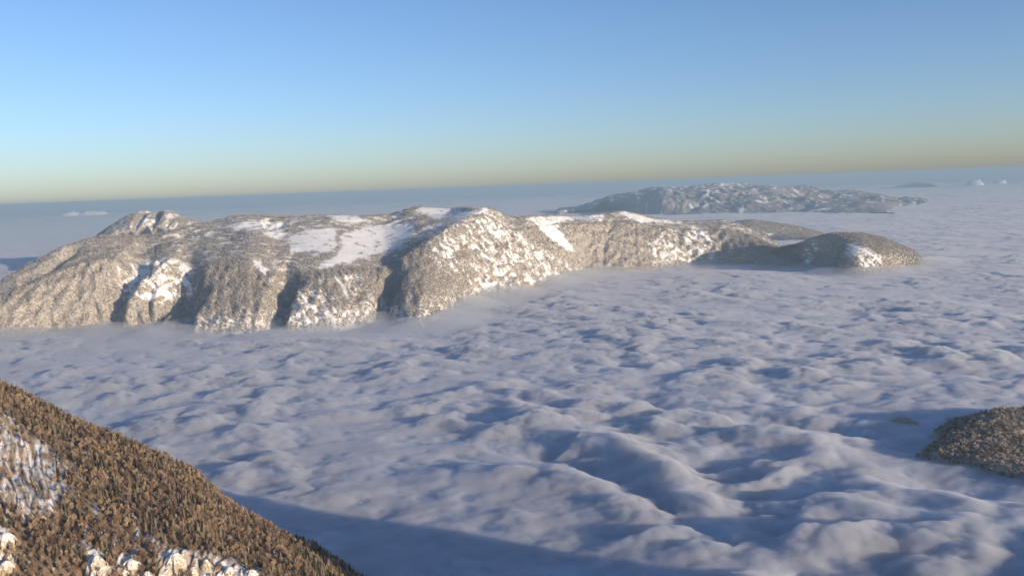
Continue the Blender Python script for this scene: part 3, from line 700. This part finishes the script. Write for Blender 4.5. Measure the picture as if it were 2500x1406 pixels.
# ------------------------------------------------------------------ the wooded hill at the right, the spurs outside the frame
P, U, V = hill('wooded_hill', [2150, 2225, 2270, 2320, 2380, 2440, 2500, 2580, 2680, 2800, 2950], [1100, 1102, 1108, 1118, 1130, 1145, 1160, 1180, 1200, 1220, 1240],
               [1114, 1106, 1094, 1082, 1072, 1070, 1076, 1085, 1100, 1130, 1180], [2560, 2560, 2540, 2530, 2530, 2530, 2530, 2530, 2530, 2530, 2530],
               [1112, 1100, 1082, 1052, 1022, 1006, 1003, 998, 1000, 1030, 1100], [2640, 2640, 2650, 2680, 2700, 2720, 2740, 2760, 2760, 2760, 2760], 260, [16, 70, 70, 24, 10], M_NEAR, '', 17, 75, 400, backy=260, undery=120)
P = P.copy(); P[..., 2] -= 6 + -7 + 50 * (1 - sstep(2185, 2300, U)) + 30 * sstep(3, 3.8, V)
px, py = proj(P); x, y, z = P[..., 0], P[..., 1], P[..., 2]
link('wooded_hill', grid_mesh('wooded_hill', P, M_NEAR, {'wood': np.ones_like(px) * .8, 'rock': 0 * px}), kind='structure', label='small wooded hill top standing out of the clouds at the right', category='hill')
hp = scatter(P, 0.010 * sstep(-30, -10, z) * (V < 3.5), rng); qx, qy = proj(hp); hp = hp[(qx < 2650) & (qx > 2150)]
hh = rng.uniform(8, 19, len(hp))
P, U, V = hill('back_knoll', [2240, 2270, 2300, 2340, 2380, 2420, 2470], [1046, 1046, 1046, 1046, 1046, 1046, 1046], [1040, 1036, 1034, 1032, 1030, 1032, 1040], [2790] * 7,
               [1036, 1030, 1026, 1024, 1020, 1024, 1034], [2850] * 7, 80, [8, 20, 20, 10, 6], M_NEAR, '', 6, 50, 410, backy=180, undery=80)
P = P.copy(); P[..., 2] -= 40 * (1 - sstep(2240, 2330, U))
link('back_knoll', grid_mesh('back_knoll', P, M_NEAR, {'wood': np.ones(P.shape[:2]) * .8, 'rock': np.zeros(P.shape[:2])}), kind='structure', label='dark low knoll in shade behind the small wooded hill', category='hill')
kp = scatter(P, 0.014 * (P[..., 2] > -20) * (V < 3.4), rng); kh = rng.uniform(8, 12, len(kp))

P, U, V = hill('tiny_knoll', [2165, 2185, 2205, 2220, 2240], [1018, 1018, 1018, 1018, 1018], [1018, 1013, 1011, 1013, 1019], [2890] * 5, [1018, 1010, 1007, 1010, 1020], [2920] * 5, 40, [6, 12, 12, 8, 6], M_NEAR, '', 2, 40, 420, backy=200, undery=60)
P = P.copy(); P[..., 2] -= 16
link('tiny_knoll', grid_mesh('tiny_knoll', P, M_NEAR, {'wood': np.ones(P.shape[:2]) * .9, 'rock': np.zeros(P.shape[:2])}), kind='structure', label='tiny brown knoll just breaking through the clouds', category='hill')
def spur(name, label, s0, ls, prof_p, prof_h, seed):
    """a shoulder of the camera's own mountain: s runs away from the sun, p across"""
    n = 200; s, p = np.meshgrid(np.linspace(s0 - 1.5 * ls, s0 + 1.5 * ls, n), np.linspace(prof_p[0], prof_p[-1], n))
    sx, sy = -SUN_DIR.x, -SUN_DIR.y; l = math.hypot(sx, sy); sx /= l; sy /= l
    X = s * sx + p * sy; Y = s * sy - p * sx
    f = 1 - sstep(0.15, 1.4, np.abs(s - s0) / ls)
    Z = -160 + (curve(prof_p, prof_h, p + 14 * noise(s / 90, p / 90, seed + 5)) + 160) * f + 14 * f * fbm(X / 160, Y / 160, seed, 4)
    P = np.stack([X, Y, Z], -1)
    link(name, grid_mesh(name, P[:, ::-1], M_NEAR, {'wood': np.ones_like(X), 'rock': np.zeros_like(X)}), kind='structure', label=label, category='slope')
spur('side_spur', 'wooded shoulder of the mountain beside the camera', -560, 400, [850, 940, 1000, 1060, 1340, 1410, 1590, 1750, 1900], [-160, 60, 450, 475, 480, 425, 235, 40, -160], 501)

# ------------------------------------------------------------------ near trees, one by one
def tree_parts(key, fn, count, crown_mat):
    res = []
    for _ in range(count):
        TV, TF, CV, CF = fn()
        res.append((poly_mesh(key + '_trunk', TV, TF, (M_BARK,)), poly_mesh(key + '_crown', CV, CF, (crown_mat,))))
    return res
KIND = {
    'bare': tree_parts('bare_tree', lambda: broadleaf(rnd, 1, 200, rnd.uniform(.17, .27), .058), 7, M_BARE),
    'conifer': tree_parts('conifer_tree', lambda: conifer(rnd, 1, 12, 8, .19), 5, M_DARK_CONIF),
    'frost': tree_parts('frosted_tree', lambda: broadleaf(rnd, 1, 150, .36, .075), 6, M_HILL_BROAD),
}
def plant(name, kind, p, h, label, group):
    e = bpy.data.objects.new(name, None); COL.objects.link(e); e.location = tuple(p); e.empty_display_size = 1
    e.rotation_euler = (0, 0, rnd.random() * 6.283); e.scale = (h * rnd.uniform(.85, 1.2),) * 2 + (h,)
    e['label'] = label; e['category'] = 'tree'; e['group'] = group
    tm, cm = rnd.choice(KIND[kind])
    for nm, me in (('trunk', tm), ('crown', cm)):
        o = bpy.data.objects.new(nm, me); o.parent = e; COL.objects.link(o)
pts, con, hgt = near_sets
qx, qy = proj(pts)
vis = (qx > 5) & (qx < 880) & (qy > 940) & (qy < 1400)
size = np.where(vis, hgt / np.linalg.norm(pts - CAM, axis=1), 0) * np.where(con, 1.0, 1.16)
order = np.argsort(-size); single = np.zeros(len(pts), bool); single[order[:287]] = True
for i in np.nonzero(single)[0]:
    if con[i]: plant('conifer_tree', 'conifer', pts[i], hgt[i], 'tall dark conifer on the steep brown foreground slope', 'conifers on the foreground slope')
    else: plant('bare_tree', 'bare', pts[i], hgt[i], 'tall bare brown broadleaf tree on the steep foreground slope', 'bare trees on the foreground slope')
for px_, py_ in [(318, 1094), (328, 1100), (337, 1098), (344, 1096), (352, 1098), (332, 1106), (341, 1106), (120, 1012), (128, 1016), (232, 1052), (330, 1215), (333, 1200), (328, 1230)]:  # lowest conifers in the list are added to stand in for a shaded gully
    plant('conifer_tree', 'conifer', ground(px_, py_), rnd.uniform(17, 23), 'tall dark conifer on the steep brown foreground slope', 'conifers on the foreground slope')
r = ~single
forest('bare_wood', 'bare_broad', pts[r & ~con], hgt[r & ~con], label='bare brown broadleaf wood on the steep foreground slope', category='wood')
forest('slope_conifers', 'dark_conif', pts[r & con], hgt[r & con], label='dark conifers mixed into the wood on the foreground slope', category='wood')
qx, qy = proj(hp); size = hh / np.linalg.norm(hp - CAM, axis=1) * ((qx < 2495) & (qy < 1140)); order = np.argsort(-size)
sg = np.zeros(len(hp), bool); sg[order[:120]] = True
for i in np.nonzero(sg)[0]: plant('frosted_tree', 'frost', hp[i], hh[i], 'frosted round-crowned tree on the small hill above the clouds', 'frosted trees on the small hill')
forest('hill_wood', 'hill_broad', hp[~sg], hh[~sg], label='frosted wood on the small hill standing out of the clouds', category='wood')
forest('knoll_wood', 'hill_broad', kp, kh, label='shaded wood on the dark low knoll', category='wood')

# ------------------------------------------------------------------ the air
def box(name, x0, x1, y0, y1, z0, z1, mat):
    V = [(a, b, c) for a in (x0, x1) for b in (y0, y1) for c in (z0, z1)]
    Fs = [(0, 1, 3, 2), (4, 6, 7, 5), (0, 4, 5, 1), (2, 3, 7, 6), (0, 2, 6, 4), (1, 5, 7, 3)]
    return poly_mesh(name, V, Fs, (mat,))
link('haze', box('haze', -340000, 340000, -4000, 345000, -420, 840, M_HAZE), kind='stuff', label='pale blue haze in the air over the clouds', category='haze')
